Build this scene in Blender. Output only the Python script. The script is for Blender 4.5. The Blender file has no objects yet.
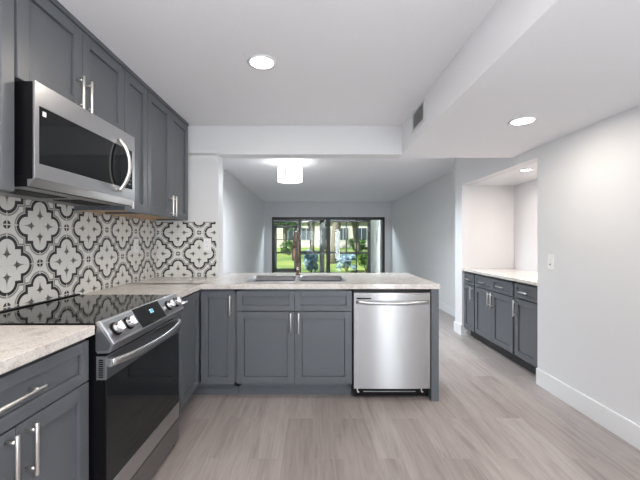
import bpy, bmesh, math, random
from mathutils import Vector, Matrix
random.seed(7)
PI = math.pi
S = bpy.context.scene
C = S.collection

# ------------------------------------------------------------------ camera
cam_d = bpy.data.cameras.new('camera')
cam_d.lens = 342 / 640 * 36
cam_d.sensor_width = 36
cam_d.shift_x = 6 / 640
cam_d.shift_y = 1 / 640
cam_d.clip_start = 0.02
cam_d.clip_end = 300
cam = bpy.data.objects.new('camera', cam_d)
C.objects.link(cam)
EYE = 1.265
cam.location = (0, 0, EYE)
cam.rotation_euler = (PI / 2, 0, 0)
S.camera = cam

# ------------------------------------------------------------------ exposure, world, sun, added fill lights
S.view_settings.view_transform = 'Standard'
S.view_settings.look = 'None'
S.view_settings.gamma = 1
S.view_settings.use_curve_mapping = False
S.view_settings.exposure = 0.45

W = bpy.data.worlds.new('sky')
S.world = W
W.use_nodes = True
nt = W.node_tree
nt.nodes.clear()
wo = nt.nodes.new('ShaderNodeOutputWorld')
bg = nt.nodes.new('ShaderNodeBackground')
sky = nt.nodes.new('ShaderNodeTexSky')
sky.sky_type = 'HOSEK_WILKIE'
sky.turbidity = 3.0
sky.sun_direction = Vector((-0.60, -0.45, 0.66)).normalized()
bg.inputs['Strength'].default_value = 2.2
nt.links.new(sky.outputs[0], bg.inputs[0])
nt.links.new(bg.outputs[0], wo.inputs[0])

sun_d = bpy.data.lights.new('sun', 'SUN')
sun_d.energy = 7.5
sun_d.angle = math.radians(0.6)
sun_d.color = (1.0, 0.95, 0.85)
sun = bpy.data.objects.new('sun', sun_d)
C.objects.link(sun)
sun.rotation_euler = Vector((-0.60, -0.45, 0.66)).to_track_quat('Z', 'Y').to_euler()

def area(name, loc, rot, sx, sy, power, color=(1, 1, 1), shape='RECTANGLE', spread=PI):
    d = bpy.data.lights.new(name, 'AREA')
    d.shape = shape
    d.size = sx
    d.size_y = sy
    d.energy = power
    d.color = color
    d.spread = spread
    o = bpy.data.objects.new(name, d)
    C.objects.link(o)
    o.location = loc
    o.rotation_euler = rot
    return o

COOL = (0.84, 0.92, 1.0)
WARM = (1.0, 0.91, 0.80)
# added daylight panels in the unseen rear openings, for even brightness and dishwasher streak
area('rear_door_daylight', (1.62, -2.62, 1.05), (PI / 2, 0, 0), 0.34, 1.95, 36, COOL)
area('rear_window_fill', (-0.2, -2.62, 1.45), (PI / 2, 0, 0), 1.5, 1.0, 26, COOL)
# added unseen uplight behind the camera, brightens the ceiling
area('ceiling_fill', (0.1, -0.9, 1.35), (PI, 0, 0), 0.9, 0.9, 62, (0.985, 0.985, 1.0))

# added light strip hidden behind the door lintel, brightens the living room
area('living_room_fill', (0.43, 10.56, 2.07), (math.radians(-62), 0, 0), 1.9, 0.10, 210, COOL)

CAN_POWER = 5.4

# ------------------------------------------------------------------ node helper
class NG:
    def __init__(self, name):
        self.m = bpy.data.materials.new(name)
        self.m.use_nodes = True
        self.t = self.m.node_tree
        self.t.nodes.clear()
        self.out = self.t.nodes.new('ShaderNodeOutputMaterial')
    def n(self, typ, **kw):
        nd = self.t.nodes.new(typ)
        for k, v in kw.items():
            setattr(nd, k, v)
        return nd
    def set(self, sock, v):
        if isinstance(v, bpy.types.NodeSocket):
            self.t.links.new(v, sock)
        else:
            sock.default_value = v
    def math(self, op, a, b=None, c=None, clamp=False):
        nd = self.n('ShaderNodeMath', operation=op)
        nd.use_clamp = clamp
        self.set(nd.inputs[0], a)
        if b is not None: self.set(nd.inputs[1], b)
        if c is not None: self.set(nd.inputs[2], c)
        return nd.outputs[0]
    def mix(self, f, a, b, blend='MIX'):
        nd = self.n('ShaderNodeMix', data_type='RGBA', blend_type=blend)
        self.set(nd.inputs['Factor'], f)
        self.set(nd.inputs[6], a)
        self.set(nd.inputs[7], b)
        return nd.outputs[2]
    def coord(self, kind='Object'):
        return self.n('ShaderNodeTexCoord').outputs[kind]
    def mapping(self, v, scale=(1, 1, 1), rot=(0, 0, 0), loc=(0, 0, 0)):
        nd = self.n('ShaderNodeMapping')
        self.set(nd.inputs['Vector'], v)
        nd.inputs['Scale'].default_value = scale
        nd.inputs['Rotation'].default_value = rot
        nd.inputs['Location'].default_value = loc
        return nd.outputs[0]
    def noise(self, v, scale, detail=3, rough=0.5, dist=0.0):
        nd = self.n('ShaderNodeTexNoise')
        self.set(nd.inputs['Vector'], v)
        nd.inputs['Scale'].default_value = scale
        nd.inputs['Detail'].default_value = detail
        nd.inputs['Roughness'].default_value = rough
        nd.inputs['Distortion'].default_value = dist
        return nd.outputs['Fac']
    def ramp(self, f, stops):
        nd = self.n('ShaderNodeValToRGB')
        self.set(nd.inputs[0], f)
        el = nd.color_ramp.elements
        while len(el) < len(stops): el.new(0.5)
        for e, (p, c) in zip(el, stops):
            e.position = p
            e.color = c if len(c) == 4 else (*c, 1)
        return nd.outputs['Color']
    def bump(self, h, strength=0.1, dist=0.01):
        nd = self.n('ShaderNodeBump')
        nd.inputs['Strength'].default_value = strength
        nd.inputs['Distance'].default_value = dist
        self.set(nd.inputs['Height'], h)
        return nd.outputs[0]
    def bsdf(self, **kw):
        nd = self.n('ShaderNodeBsdfPrincipled')
        for k, v in kw.items():
            self.set(nd.inputs[k.replace('_', ' ')], v)
        self.t.links.new(nd.outputs[0], self.out.inputs[0])
        return nd

def rgb(r, g, b):
    def f(c):
        c /= 255
        return c / 12.92 if c <= 0.04045 else ((c + 0.055) / 1.055) ** 2.4
    return (f(r), f(g), f(b), 1)

def paint(name, col, rough=0.5, bump=0.02, scale=60, spec=0.5, coat=0.0):
    g = NG(name)
    co = g.coord()
    nz = g.noise(co, scale, 3)
    c = g.mix(g.math('MULTIPLY', nz, 0.10), col, (col[0] * 0.8, col[1] * 0.8, col[2] * 0.8, 1))
    b = g.bsdf(Base_Color=c, Roughness=rough, Normal=g.bump(nz, bump, 0.004))
    b.inputs['Specular IOR Level'].default_value = spec
    b.inputs['Coat Weight'].default_value = coat
    return g.m

M = {}
M['wall'] = paint('wall_paint', (0.66, 0.665, 0.675, 1), 0.55, 0.03, 90, 0.35)
M['ceil'] = paint('ceiling_paint', (0.78, 0.78, 0.80, 1), 0.75, 0.05, 70, 0.25)
M['trim'] = paint('trim_paint', (0.72, 0.73, 0.74, 1), 0.35, 0.01, 40)
M['cab'] = paint('cabinet_grey_paint', (0.098, 0.107, 0.120, 1), 0.36, 0.01, 30, 0.5)
M['kick'] = paint('toe_kick_dark', (0.03, 0.031, 0.034, 1), 0.5)
M['black'] = paint('black_enamel', (0.004, 0.004, 0.005, 1), 0.30, 0.0, 20, 0.2)
M['frame'] = paint('black_aluminium_frame', (0.012, 0.012, 0.013, 1), 0.35)
M['bronze_frame'] = paint('dark_bronze_frame', (0.085, 0.083, 0.08, 1), 0.45)
M['white_plastic'] = paint('white_plastic', (0.78, 0.78, 0.77, 1), 0.3, 0.0)
M['slot'] = paint('dark_slot', (0.004, 0.004, 0.004, 1), 0.8, 0.0, 5, 0.05)
M['pane_black'] = paint('black_glass', (0.006, 0.007, 0.008, 1), 0.06, 0.0, 5, 0.27)

g = NG('pale_wood_cabinet_underside')
co = g.mapping(g.coord(), (1, 14, 14))
nz = g.noise(co, 4, 4, 0.6, 0.4)
g.bsdf(Base_Color=g.ramp(nz, [(0.3, (0.42, 0.27, 0.16)), (0.7, (0.58, 0.42, 0.27))]), Roughness=0.6)
M['ply'] = g.m

def metal(name, col, rough, stretch=(1, 1, 80), aniso=0.0):
    g = NG(name)
    co = g.mapping(g.coord(), stretch)
    nz = g.noise(co, 12, 3, 0.6)
    r = g.math('MULTIPLY_ADD', nz, 0.02, rough - 0.01)
    b = g.bsdf(Base_Color=col, Metallic=1.0, Roughness=r)
    b.inputs['Anisotropic'].default_value = aniso
    return g.m
M['steel'] = metal('brushed_stainless_steel', (0.37, 0.365, 0.365, 1), 0.34, (1, 1, 60))
M['steel_h'] = metal('brushed_steel_lengthwise', (0.50, 0.50, 0.51, 1), 0.28, (1, 1, 60))
def vertical_streak(m, amount):
    t = m.node_tree
    b = [n for n in t.nodes if n.type == 'BSDF_PRINCIPLED'][0]
    tg = t.nodes.new('ShaderNodeTangent'); tg.direction_type = 'RADIAL'; tg.axis = 'Z'
    t.links.new(tg.outputs[0], b.inputs['Tangent'])
    b.inputs['Anisotropic'].default_value = amount
    b.inputs['Anisotropic Rotation'].default_value = 0.25
vertical_streak(M['steel'], 0.93)
M['dark_steel'] = metal('dark_stainless_steel', (0.30, 0.30, 0.31, 1), 0.30, (1, 1, 60))
M['nickel'] = metal('brushed_nickel', (0.68, 0.66, 0.63, 1), 0.30, (60, 60, 1))
M['chrome'] = metal('polished_chrome', (0.75, 0.75, 0.77, 1), 0.12, (1, 1, 1))
M['bronze'] = metal('oil_rubbed_bronze', (0.19, 0.135, 0.095, 1), 0.3, (40, 40, 1))

# speckled quartz
g = NG('beige_quartz_countertop')
co = g.coord()
n1 = g.noise(co, 9, 6, 0.68, 1.4)
n2 = g.noise(co, 120, 2, 0.6)
base = g.ramp(n1, [(0.34, (0.50, 0.46, 0.43)), (0.47, (0.60, 0.565, 0.53)), (0.54, (0.64, 0.61, 0.58)), (0.72, (0.55, 0.52, 0.49))])
fl = g.ramp(n2, [(0.38, (0.84, 0.83, 0.82)), (0.50, (1, 1, 1)), (0.68, (1.06, 1.05, 1.03))])
v = g.n('ShaderNodeTexVoronoi', feature='DISTANCE_TO_EDGE')
g.set(v.inputs['Vector'], g.mapping(co, (1, 1, 1)))
v.inputs['Scale'].default_value = 7
vn = g.noise(co, 3.2, 3)
vein = g.math('MULTIPLY', g.math('LESS_THAN', v.outputs['Distance'], 0.02), g.math('MULTIPLY', vn, 0.15))
c = g.mix(1.0, base, fl, 'MULTIPLY')
c = g.mix(vein, c, (0.30, 0.27, 0.25, 1))
b = g.bsdf(Base_Color=c, Roughness=0.16)
M['quartz'] = g.m

# vinyl plank floor, boards running away from the camera
g = NG('greige_plank_floor')
co = g.coord()
sw = g.n('ShaderNodeSeparateXYZ')
g.set(sw.inputs[0], co)
cb = g.n('ShaderNodeCombineXYZ')
g.set(cb.inputs[0], sw.outputs[1]); g.set(cb.inputs[1], sw.outputs[0])
def brick(c1, c2, mortar, msize):
    br = g.n('ShaderNodeTexBrick')
    g.set(br.inputs['Vector'], cb.outputs[0])
    br.offset = 0.37
    br.inputs['Color1'].default_value = c1
    br.inputs['Color2'].default_value = c2
    br.inputs['Mortar'].default_value = mortar
    br.inputs['Scale'].default_value = 1.0
    br.inputs['Mortar Size'].default_value = msize
    br.inputs['Mortar Smooth'].default_value = 0.1
    br.inputs['Brick Width'].default_value = 1.22
    br.inputs['Row Height'].default_value = 0.185
    return br
br = brick((0.262, 0.232, 0.222, 1), (0.335, 0.305, 0.294, 1), (0.33, 0.30, 0.29, 1), 0.0012)
ids = brick((0, 0, 0, 1), (1, 1, 1, 1), (0.5, 0.5, 0.5, 1), 0.0)
idv = g.n('ShaderNodeCombineXYZ')
g.set(idv.inputs[1], g.math('MULTIPLY', ids.outputs['Color'], 7.3))
g.set(idv.inputs[2], g.math('MULTIPLY', ids.outputs['Color'], 3.1))
va = g.n('ShaderNodeVectorMath', operation='ADD')
g.set(va.inputs[0], g.mapping(co, (1, 0.075, 1))); g.set(va.inputs[1], idv.outputs[0])
gr = g.noise(va.outputs[0], 16, 6, 0.62, 0.8)
gf = g.noise(va.outputs[0], 70, 3, 0.6, 0.3)
k = g.ramp(gr, [(0.30, (0.72, 0.69, 0.67)), (0.46, (0.96, 0.95, 0.94)), (0.58, (1.08, 1.07, 1.06)), (0.75, (0.86, 0.83, 0.81))])
k2 = g.ramp(gf, [(0.30, (0.90, 0.89, 0.88)), (0.6, (1.04, 1.04, 1.04))])
c = g.mix(1.0, br.outputs['Color'], k, 'MULTIPLY')
c = g.mix(1.0, c, k2, 'MULTIPLY')
g.bsdf(Base_Color=c, Roughness=g.math('MULTIPLY_ADD', gr, 0.18, 0.30), Normal=g.bump(g.math('SUBTRACT', gr, br.outputs['Fac']), 0.06, 0.003))
M['floor'] = g.m

# patterned encaustic tile: object x = distance along the wall from the corner, object z = height
g = NG('black_and_cream_patterned_tile')
co = g.coord()
sp = g.n('ShaderNodeSeparateXYZ')
g.set(sp.inputs[0], co)
T = 0.2
ua = g.math('MULTIPLY', g.math('ADD', sp.outputs[0], -0.006), 1 / T)
ub = g.math('MULTIPLY', g.math('SUBTRACT', sp.outputs[2], 0.020), 1 / T)
def wrap(x, off):          # distance to the nearest (2k + off), absolute
    y = g.math('SUBTRACT', x, off)
    return g.math('ABSOLUTE', g.math('WRAP', y, 1.0, -1.0))
def flower(ax, ay):
    mx = g.math('MAXIMUM', ax, ay)
    mn = g.math('MINIMUM', ax, ay)
    dx = g.math('SUBTRACT', mx, 0.43)
    circ = g.math('SUBTRACT', g.math('SQRT', g.math('ADD', g.math('MULTIPLY', dx, dx), g.math('MULTIPLY', mn, mn))), 0.305)
    box = g.math('SUBTRACT', mx, 0.475)
    f = g.math('MINIMUM', circ, box)
    # four pointed star centred at 0.3 along the lobe
    sx = g.math('SUBTRACT', mx, 0.27)
    outw = g.math('GREATER_THAN', sx, 0.0)
    wx = g.math('MULTIPLY_ADD', outw, 0.19, 0.15)
    q1 = g.math('SQRT', g.math('DIVIDE', g.math('ABSOLUTE', sx), wx))
    q2 = g.math('SQRT', g.math('DIVIDE', mn, 0.145))
    star = g.math('ADD', q1, q2)
    return f, star
a1, b1 = wrap(ua, 1.0), wrap(ub, 0.0)
a0, b0 = wrap(ua, 0.0), wrap(ub, 1.0)
f1, s1 = flower(a1, b1)
f2, s2 = flower(a0, b0)
f = g.math('MINIMUM', f1, f2)
st = g.math('MINIMUM', s1, s2)
def dist(x, y): return g.math('SQRT', g.math('ADD', g.math('MULTIPLY', x, x), g.math('MULTIPLY', y, y)))
rA = dist(a0, b1)
rB = dist(a1, b0)
r = g.math('MINIMUM', rA, rB)
CREAM = rgb(214, 213, 208); BLK = (0.016, 0.016, 0.017, 1); GREY = rgb(140, 137, 132); LT = rgb(204, 202, 197)
def band(x, lo, hi): return g.math('MULTIPLY', g.math('GREATER_THAN', x, lo), g.math('LESS_THAN', x, hi))
nzt = g.noise(co, 35, 3)
cream = g.mix(g.math('MULTIPLY', nzt, 0.25), CREAM, rgb(198, 196, 191))
c = g.mix(band(f, -0.082, 0.0), cream, BLK)
c = g.mix(band(f, 0.016, 0.058), c, GREY)
c = g.mix(g.math('LESS_THAN', st, 1.0), c, rgb(112, 110, 107))
c = g.mix(g.math('LESS_THAN', st, 0.74), c, rgb(58, 57, 56))
c = g.mix(g.math('LESS_THAN', r, 0.105), c, BLK)
cross = g.math('LESS_THAN', g.math('MINIMUM', g.math('MINIMUM', a0, b0), g.math('MINIMUM', a1, b1)), 0.016)
c = g.mix(g.math('MULTIPLY', cross, g.math('LESS_THAN', r, 0.30)), c, LT)
grout = g.math('LESS_THAN', g.math('MINIMUM', g.math('MINIMUM', a0, b0), g.math('MINIMUM', a1, b1)), 0.006)
c = g.mix(g.math('MULTIPLY', grout, 0.45), c, LT)
g.bsdf(Base_Color=c, Roughness=0.30, Normal=g.bump(grout, 0.1, 0.002))
M['tile'] = g.m

# glass that lets light through
g = NG('clear_window_glass')
tr = g.n('ShaderNodeBsdfTransparent')
tr.inputs[0].default_value = (0.93, 0.96, 0.95, 1)
gl = g.n('ShaderNodeBsdfGlossy')
gl.inputs['Roughness'].default_value = 0.02
fr = g.n('ShaderNodeFresnel')
mx = g.n('ShaderNodeMixShader')
g.set(mx.inputs[0], g.math('MULTIPLY', fr.outputs[0], 0.5)); g.t.links.new(tr.outputs[0], mx.inputs[1]); g.t.links.new(gl.outputs[0], mx.inputs[2])
g.t.links.new(mx.outputs[0], g.out.inputs[0])
M['glass'] = g.m
M['oven_glass'] = paint('oven_door_glass', (0.008, 0.009, 0.010, 1), 0.05, 0.0, 5, 0.32)

def emit(name, col, strength, tex=False):
    g = NG(name)
    e = g.n('ShaderNodeEmission')
    e.inputs[0].default_value = (*col, 1)
    e.inputs[1].default_value = strength
    g.t.links.new(e.outputs[0], g.out.inputs[0])
    return g.m
M['led'] = emit('led_diffuser', (1.0, 0.95, 0.88), 9.0)
M['blue_led'] = emit('blue_clock_digits', (0.35, 0.75, 1.0), 3.0)
g = NG('white_fabric_shade')
wv = g.noise(g.mapping(g.coord(), (200, 200, 200)), 1.5, 1)
b = g.bsdf(Base_Color=g.mix(g.math('MULTIPLY', wv, 0.1), (0.85, 0.85, 0.83, 1), (0.7, 0.7, 0.68, 1)), Roughness=0.8)
b.inputs['Emission Color'].default_value = (1.0, 0.97, 0.93, 1)
b.inputs['Emission Strength'].default_value = 1.7
M['shade'] = g.m

# outdoors
g = NG('lawn_grass')
co = g.coord()
n1 = g.noise(co, 0.35, 4, 0.6); n2 = g.noise(co, 30, 3, 0.7)
c = g.ramp(n1, [(0.35, (0.13, 0.25, 0.07)), (0.65, (0.36, 0.42, 0.13))])
c = g.mix(1.0, c, g.ramp(n2, [(0.3, (0.7, 0.75, 0.6)), (0.7, (1.2, 1.2, 1.1))]), 'MULTIPLY')
g.bsdf(Base_Color=c, Roughness=0.9)
M['grass'] = g.m
def leafmat(name, c1, c2):
    g = NG(name)
    gi = g.n('ShaderNodeNewGeometry')
    c = g.ramp(gi.outputs['Random Per Island'], [(0.0, c1), (1.0, c2)])
    b = g.bsdf(Base_Color=c, Roughness=0.5)
    b.inputs['Subsurface Weight'].default_value = 0.0
    return g.m
M['leaf'] = leafmat('bright_green_leaves', (0.08, 0.20, 0.03), (0.22, 0.38, 0.06))
M['leaf_dark'] = leafmat('deep_green_leaves', (0.03, 0.09, 0.02), (0.10, 0.22, 0.05))
M['leaf_sky_blue'] = leafmat('sky_reflection_leaves', (0.22, 0.36, 0.50), (0.50, 0.66, 0.78))  # blue of reflected sky put into the leaf colour
g = NG('grey_bark')
nz = g.noise(g.mapping(g.coord(), (8, 8, 1.5)), 5, 5, 0.7)
g.bsdf(Base_Color=g.ramp(nz, [(0.3, (0.10, 0.085, 0.07)), (0.7, (0.30, 0.27, 0.23))]), Roughness=0.9, Normal=g.bump(nz, 0.6, 0.03))
M['bark'] = g.m
M['stucco'] = paint('pale_stucco', (0.62, 0.60, 0.56, 1), 0.9, 0.1, 20)
M['roof'] = paint('brown_roof', (0.16, 0.12, 0.10, 1), 0.9, 0.1, 10)
M['concrete'] = paint('patio_concrete', (0.62, 0.61, 0.58, 1), 0.8, 0.1, 12)
M['ext_glass'] = paint('far_window_glass', (0.05, 0.07, 0.09, 1), 0.1)

# ------------------------------------------------------------------ mesh helpers
class MB:
    """collects shapes into one mesh"""
    def __init__(self):
        self.bm = bmesh.new()
        self.mats = []
    def box(self, x0, x1, y0, y1, z0, z1, bev=0.0, seg=2):
        t = bmesh.new()
        r = bmesh.ops.create_cube(t, size=1)
        bmesh.ops.scale(t, vec=(abs(x1 - x0), abs(y1 - y0), abs(z1 - z0)), verts=t.verts)
        bmesh.ops.translate(t, vec=((x0 + x1) / 2, (y0 + y1) / 2, (z0 + z1) / 2), verts=t.verts)
        if bev > 0:
            bmesh.ops.bevel(t, geom=t.edges[:], offset=bev, segments=seg, profile=0.5, affect='EDGES')
        return self._add(t)
    def _add(self, t):
        me = bpy.data.meshes.new('t')
        t.to_mesh(me); t.free()
        self.bm.from_mesh(me)
        bpy.data.meshes.remove(me)
        return self
    def cyl(self, p0, p1, r0, r1=None, n=20, caps=True, bev=0.0):
        r1 = r0 if r1 is None else r1
        p0, p1 = Vector(p0), Vector(p1)
        d = p1 - p0
        t = bmesh.new()
        bmesh.ops.create_cone(t, cap_ends=caps, segments=n, radius1=r0, radius2=r1, depth=d.length)
        if bev > 0:
            ed = [e for e in t.edges if len(e.link_faces) == 2 and any(len(f.verts) > 4 for f in e.link_faces)]
            bmesh.ops.bevel(t, geom=ed, offset=bev, segments=2, profile=0.5, affect='EDGES')
        q = Vector((0, 0, 1)).rotation_difference(d.normalized())
        bmesh.ops.transform(t, matrix=Matrix.Translation((p0 + p1) / 2) @ q.to_matrix().to_4x4(), verts=t.verts)
        for f in t.faces:
            if len(f.verts) <= 4: f.smooth = True
        return self._add(t)
    def tube(self, pts, r, n=14, flat=None):
        """swept tube; r number or list; flat=(wa, wb, up) gives an elliptical section"""
        pts = [Vector(p) for p in pts]
        rs = r if isinstance(r, (list, tuple)) else [r] * len(pts)
        t = bmesh.new()
        rings = []
        up = Vector((0, 0, 1)) if flat is None else Vector(flat[2])
        prev = None
        for i, p in enumerate(pts):
            a = pts[max(i - 1, 0)]; b = pts[min(i + 1, len(pts) - 1)]
            d = (b - a).normalized()
            if flat is not None:
                u = (up - d * up.dot(d)).normalized()
            elif prev is None:
                ref = Vector((1, 0, 0)) if abs(d.x) < 0.9 else Vector((0, 1, 0))
                u = (ref - d * ref.dot(d)).normalized()
            else:
                u = (prev - d * prev.dot(d)).normalized()
            prev = u
            v = d.cross(u)
            wa, wb = (1, 1) if flat is None else flat[:2]
            ring = []
            for k in range(n):
                an = 2 * PI * k / n
                ring.append(t.verts.new(p + u * math.cos(an) * rs[i] * wa + v * math.sin(an) * rs[i] * wb))
            rings.append(ring)
        for i in range(len(rings) - 1):
            for k in range(n):
                fc = t.faces.new((rings[i][k], rings[i][(k + 1) % n], rings[i + 1][(k + 1) % n], rings[i + 1][k]))
                fc.smooth = True
        t.faces.new(rings[0][::-1]); t.faces.new(rings[-1])
        bmesh.ops.recalc_face_normals(t, faces=t.faces)
        return self._add(t)
    def lathe(self, prof, cx=0, cy=0, n=32, axis='Z'):
        t = bmesh.new()
        rings = []
        for (r, z) in prof:
            if r < 1e-5:
                rings.append([t.verts.new((0, 0, z))])
            else:
                rings.append([t.verts.new((r * math.cos(2 * PI * k / n), r * math.sin(2 * PI * k / n), z)) for k in range(n)])
        for a, b in zip(rings, rings[1:]):
            for k in range(n):
                if len(a) == 1 and len(b) == 1: continue
                if len(a) == 1: fc = t.faces.new((a[0], b[k], b[(k + 1) % n]))
                elif len(b) == 1: fc = t.faces.new((a[k], b[0], a[(k + 1) % n]))
                else: fc = t.faces.new((a[k], a[(k + 1) % n], b[(k + 1) % n], b[k]))
                fc.smooth = True
        bmesh.ops.recalc_face_normals(t, faces=t.faces)
        bmesh.ops.translate(t, vec=(cx, cy, 0), verts=t.verts)
        return self._add(t)
    def prism(self, poly, lo, hi, axis='y', bev=0.0):
        """poly = points of the section; axis 'y': (x, z) swept along y; 'z': (x, y) swept along z; 'x': (y, z)"""
        t = bmesh.new()
        def P(a, b, h):
            return {'y': (a, h, b), 'z': (a, b, h), 'x': (h, a, b)}[axis]
        A = [t.verts.new(P(a, b, lo)) for a, b in poly]
        B = [t.verts.new(P(a, b, hi)) for a, b in poly]
        t.faces.new(A); t.faces.new(B[::-1])
        n = len(poly)
        for i in range(n):
            t.faces.new((A[i], B[i], B[(i + 1) % n], A[(i + 1) % n]))
        bmesh.ops.recalc_face_normals(t, faces=t.faces)
        if bev > 0:
            bmesh.ops.bevel(t, geom=t.edges[:], offset=bev, segments=2, profile=0.5, affect='EDGES')
        return self._add(t)
    def faces(self, verts, faces):
        t = bmesh.new()
        vs = [t.verts.new(v) for v in verts]
        for f in faces: t.faces.new([vs[i] for i in f])
        return self._add(t)
    def move(self, M4):
        bmesh.ops.transform(self.bm, matrix=M4, verts=self.bm.verts)
        return self
    def build(self, name, mat, parent=None, loc=(0, 0, 0), rot=0.0):
        me = bpy.data.meshes.new(name)
        self.bm.to_mesh(me); self.bm.free()
        me.materials.append(M[mat] if isinstance(mat, str) else mat)
        o = bpy.data.objects.new(name, me)
        C.objects.link(o)
        if parent: o.parent = parent
        o.location = loc
        o.rotation_euler = (0, 0, rot)
        return o

def tag(o, label=None, cat=None, group=None, kind=None):
    if label: o['label'] = label
    if cat: o['category'] = cat
    if group: o['group'] = group
    if kind: o['kind'] = kind
    return o
def thing(name, label, cat, loc=(0, 0, 0), rot=0.0, group=None):
    o = bpy.data.objects.new(name, None)
    o.empty_display_size = 0.1
    C.objects.link(o)
    o.location = loc
    o.rotation_euler = (0, 0, rot)
    return tag(o, label, cat, group)
def struct(name, mb, mat):
    o = mb.build(name, mat)
    o['kind'] = 'structure'
    return o
def children(o): return [c for c in bpy.data.objects if c.parent == o]
def dup(o, loc=None, label=None, parent=None):
    c = o.copy(); C.objects.link(c)
    if parent: c.parent = parent
    for ch in children(o): dup(ch, parent=c)
    if loc is not None: c.location = loc
    if label: c['label'] = label
    return c

# ------------------------------------------------------------------ room shell
XL, XR = -1.495, 1.980          # kitchen side walls
XLR = 2.350                     # living room right wall
YB = -2.60                      # rear wall, behind the camera
YW, YW2 = 3.250, 3.410          # wall between kitchen and living room
YF = 10.30                      # far living room wall
YP = 4.800                      # end of the right kitchen wall
ZC, ZS, ZL = 2.362, 2.094, 2.455
SX = 0.838
NY0, NY1, NX, NZ = 3.030, 4.575, 2.675, 2.008   # niche

struct('floor', MB().box(XL - 0.14, 3.2, YB - 0.14, YF + 0.14, -0.1, 0), 'floor')
struct('ceiling', MB().box(XL - 0.14, SX, YB - 0.14, YW, ZC, ZC + 0.25), 'ceil')
struct('ceiling.001', MB().box(SX, 3.2, YB - 0.14, YW2, ZS, ZC + 0.25), 'ceil')         # lowered soffit on the right
struct('ceiling.002', MB().box(XL - 0.14, 3.2, YW2, YF + 0.14, ZL, ZL + 0.2), 'ceil')
struct('wall_header', MB().box(XL - 0.14, SX, YW, YW2, ZS - 0.006, ZL + 0.2), 'wall')
struct('wall_left', MB().box(XL - 0.14, XL, YB - 0.14, YF + 0.14, 0, ZL), 'wall')
struct('wall_stub', MB().box(XL, -0.9075, YW, YW2, 0, ZS), 'wall')
struct('wall_right', MB().box(XR, XR + 0.12, YB, NY0, 0, ZS)
       .box(XR, XR + 0.12, NY0, NY1, NZ, ZS).box(XR, XR + 0.12, YW2, NY1, ZS, ZL)
       .box(XR, 3.1, NY1, YP, 0, ZL), 'wall')
struct('wall_niche', MB().box(NX, NX + 0.12, NY0 - 0.12, NY1, 0, NZ + 0.1), 'wall')
struct('wall_niche.001', MB().box(XR + 0.12, NX, NY0 - 0.12, NY0, 0, NZ + 0.1), 'wall')
struct('ceiling.003', MB().box(XR + 0.12, NX, NY0, NY1, NZ, NZ + 0.08), 'trim')
struct('wall_living_right', MB().box(XLR, XLR + 0.12, YP, YF, 0, ZL), 'wall')
# far wall with the sliding door opening
DX0, DX1, DZ = -1.27, 2.135, 1.985
struct('wall_far', MB().box(XL, DX0, YF, YF + 0.14, 0, ZL).box(DX1, XLR + 0.12, YF, YF + 0.14, 0, ZL)
       .box(DX0, DX1, YF, YF + 0.14, DZ, ZL), 'wall')
# rear wall with openings
struct('wall_rear', MB().box(XL, -0.95, YB - 0.14, YB, 0, ZC).box(-0.95, 0.55, YB - 0.14, YB, 0, 0.95)
       .box(-0.95, 0.55, YB - 0.14, YB, 1.95, ZC).box(0.55, 1.41, YB - 0.14, YB, 0, ZC)
       .box(1.41, 1.83, YB - 0.14, YB, 2.03, ZS).box(1.83, XR, YB - 0.14, YB, 0, ZS), 'wall')

def baseboard(name, x0, x1, y0, y1, h, top=0.006):
    m = MB()
    # a board with a small eased top
    m.box(x0, x1, y0, y1, 0, h, 0.003)
    return struct(name, m, 'trim')
baseboard('baseboard_right', XR - 0.015, XR, YB, NY0 - 0.0, 0.142)
baseboard('baseboard_right.001', XR - 0.015, XR, NY1, YP + 0.015, 0.142)
baseboard('baseboard_right.002', XR - 0.015, XLR, YP, YP + 0.015, 0.142)
baseboard('baseboard_living_right', XLR - 0.015, XLR, YP + 0.015, YF, 0.142)
baseboard('baseboard_living_left', XL, XL + 0.015, YW2, YF, 0.142)
baseboard('baseboard_far', XL + 0.015, DX0, YF - 0.015, YF, 0.142)
baseboard('baseboard_far.001', DX1, XLR - 0.015, YF - 0.015, YF, 0.142)

# ------------------------------------------------------------------ backsplash
CT = 0.925                       # countertop height
CB = 0.887                       # its underside
bl = MB().box(-2.65, 0, -0.008, -0.0005, 0, 0.529).box(-1.895, -1.13, -0.008, -0.0005, 0.529, 0.70).build('tile_backsplash', 'tile', None, (XL, YW, CT), PI / 2)
tag(bl, 'patterned black and cream quatrefoil tile backsplash along the left wall behind the range', 'backsplash')
bb = MB().box(0.008, 0.568, -0.008, -0.0005, 0, 0.522).build('tile_backsplash', 'tile', None, (XL, YW, CT))
tag(bb, 'short patterned tile backsplash on the back wall stub, right of the corner', 'backsplash')

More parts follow.
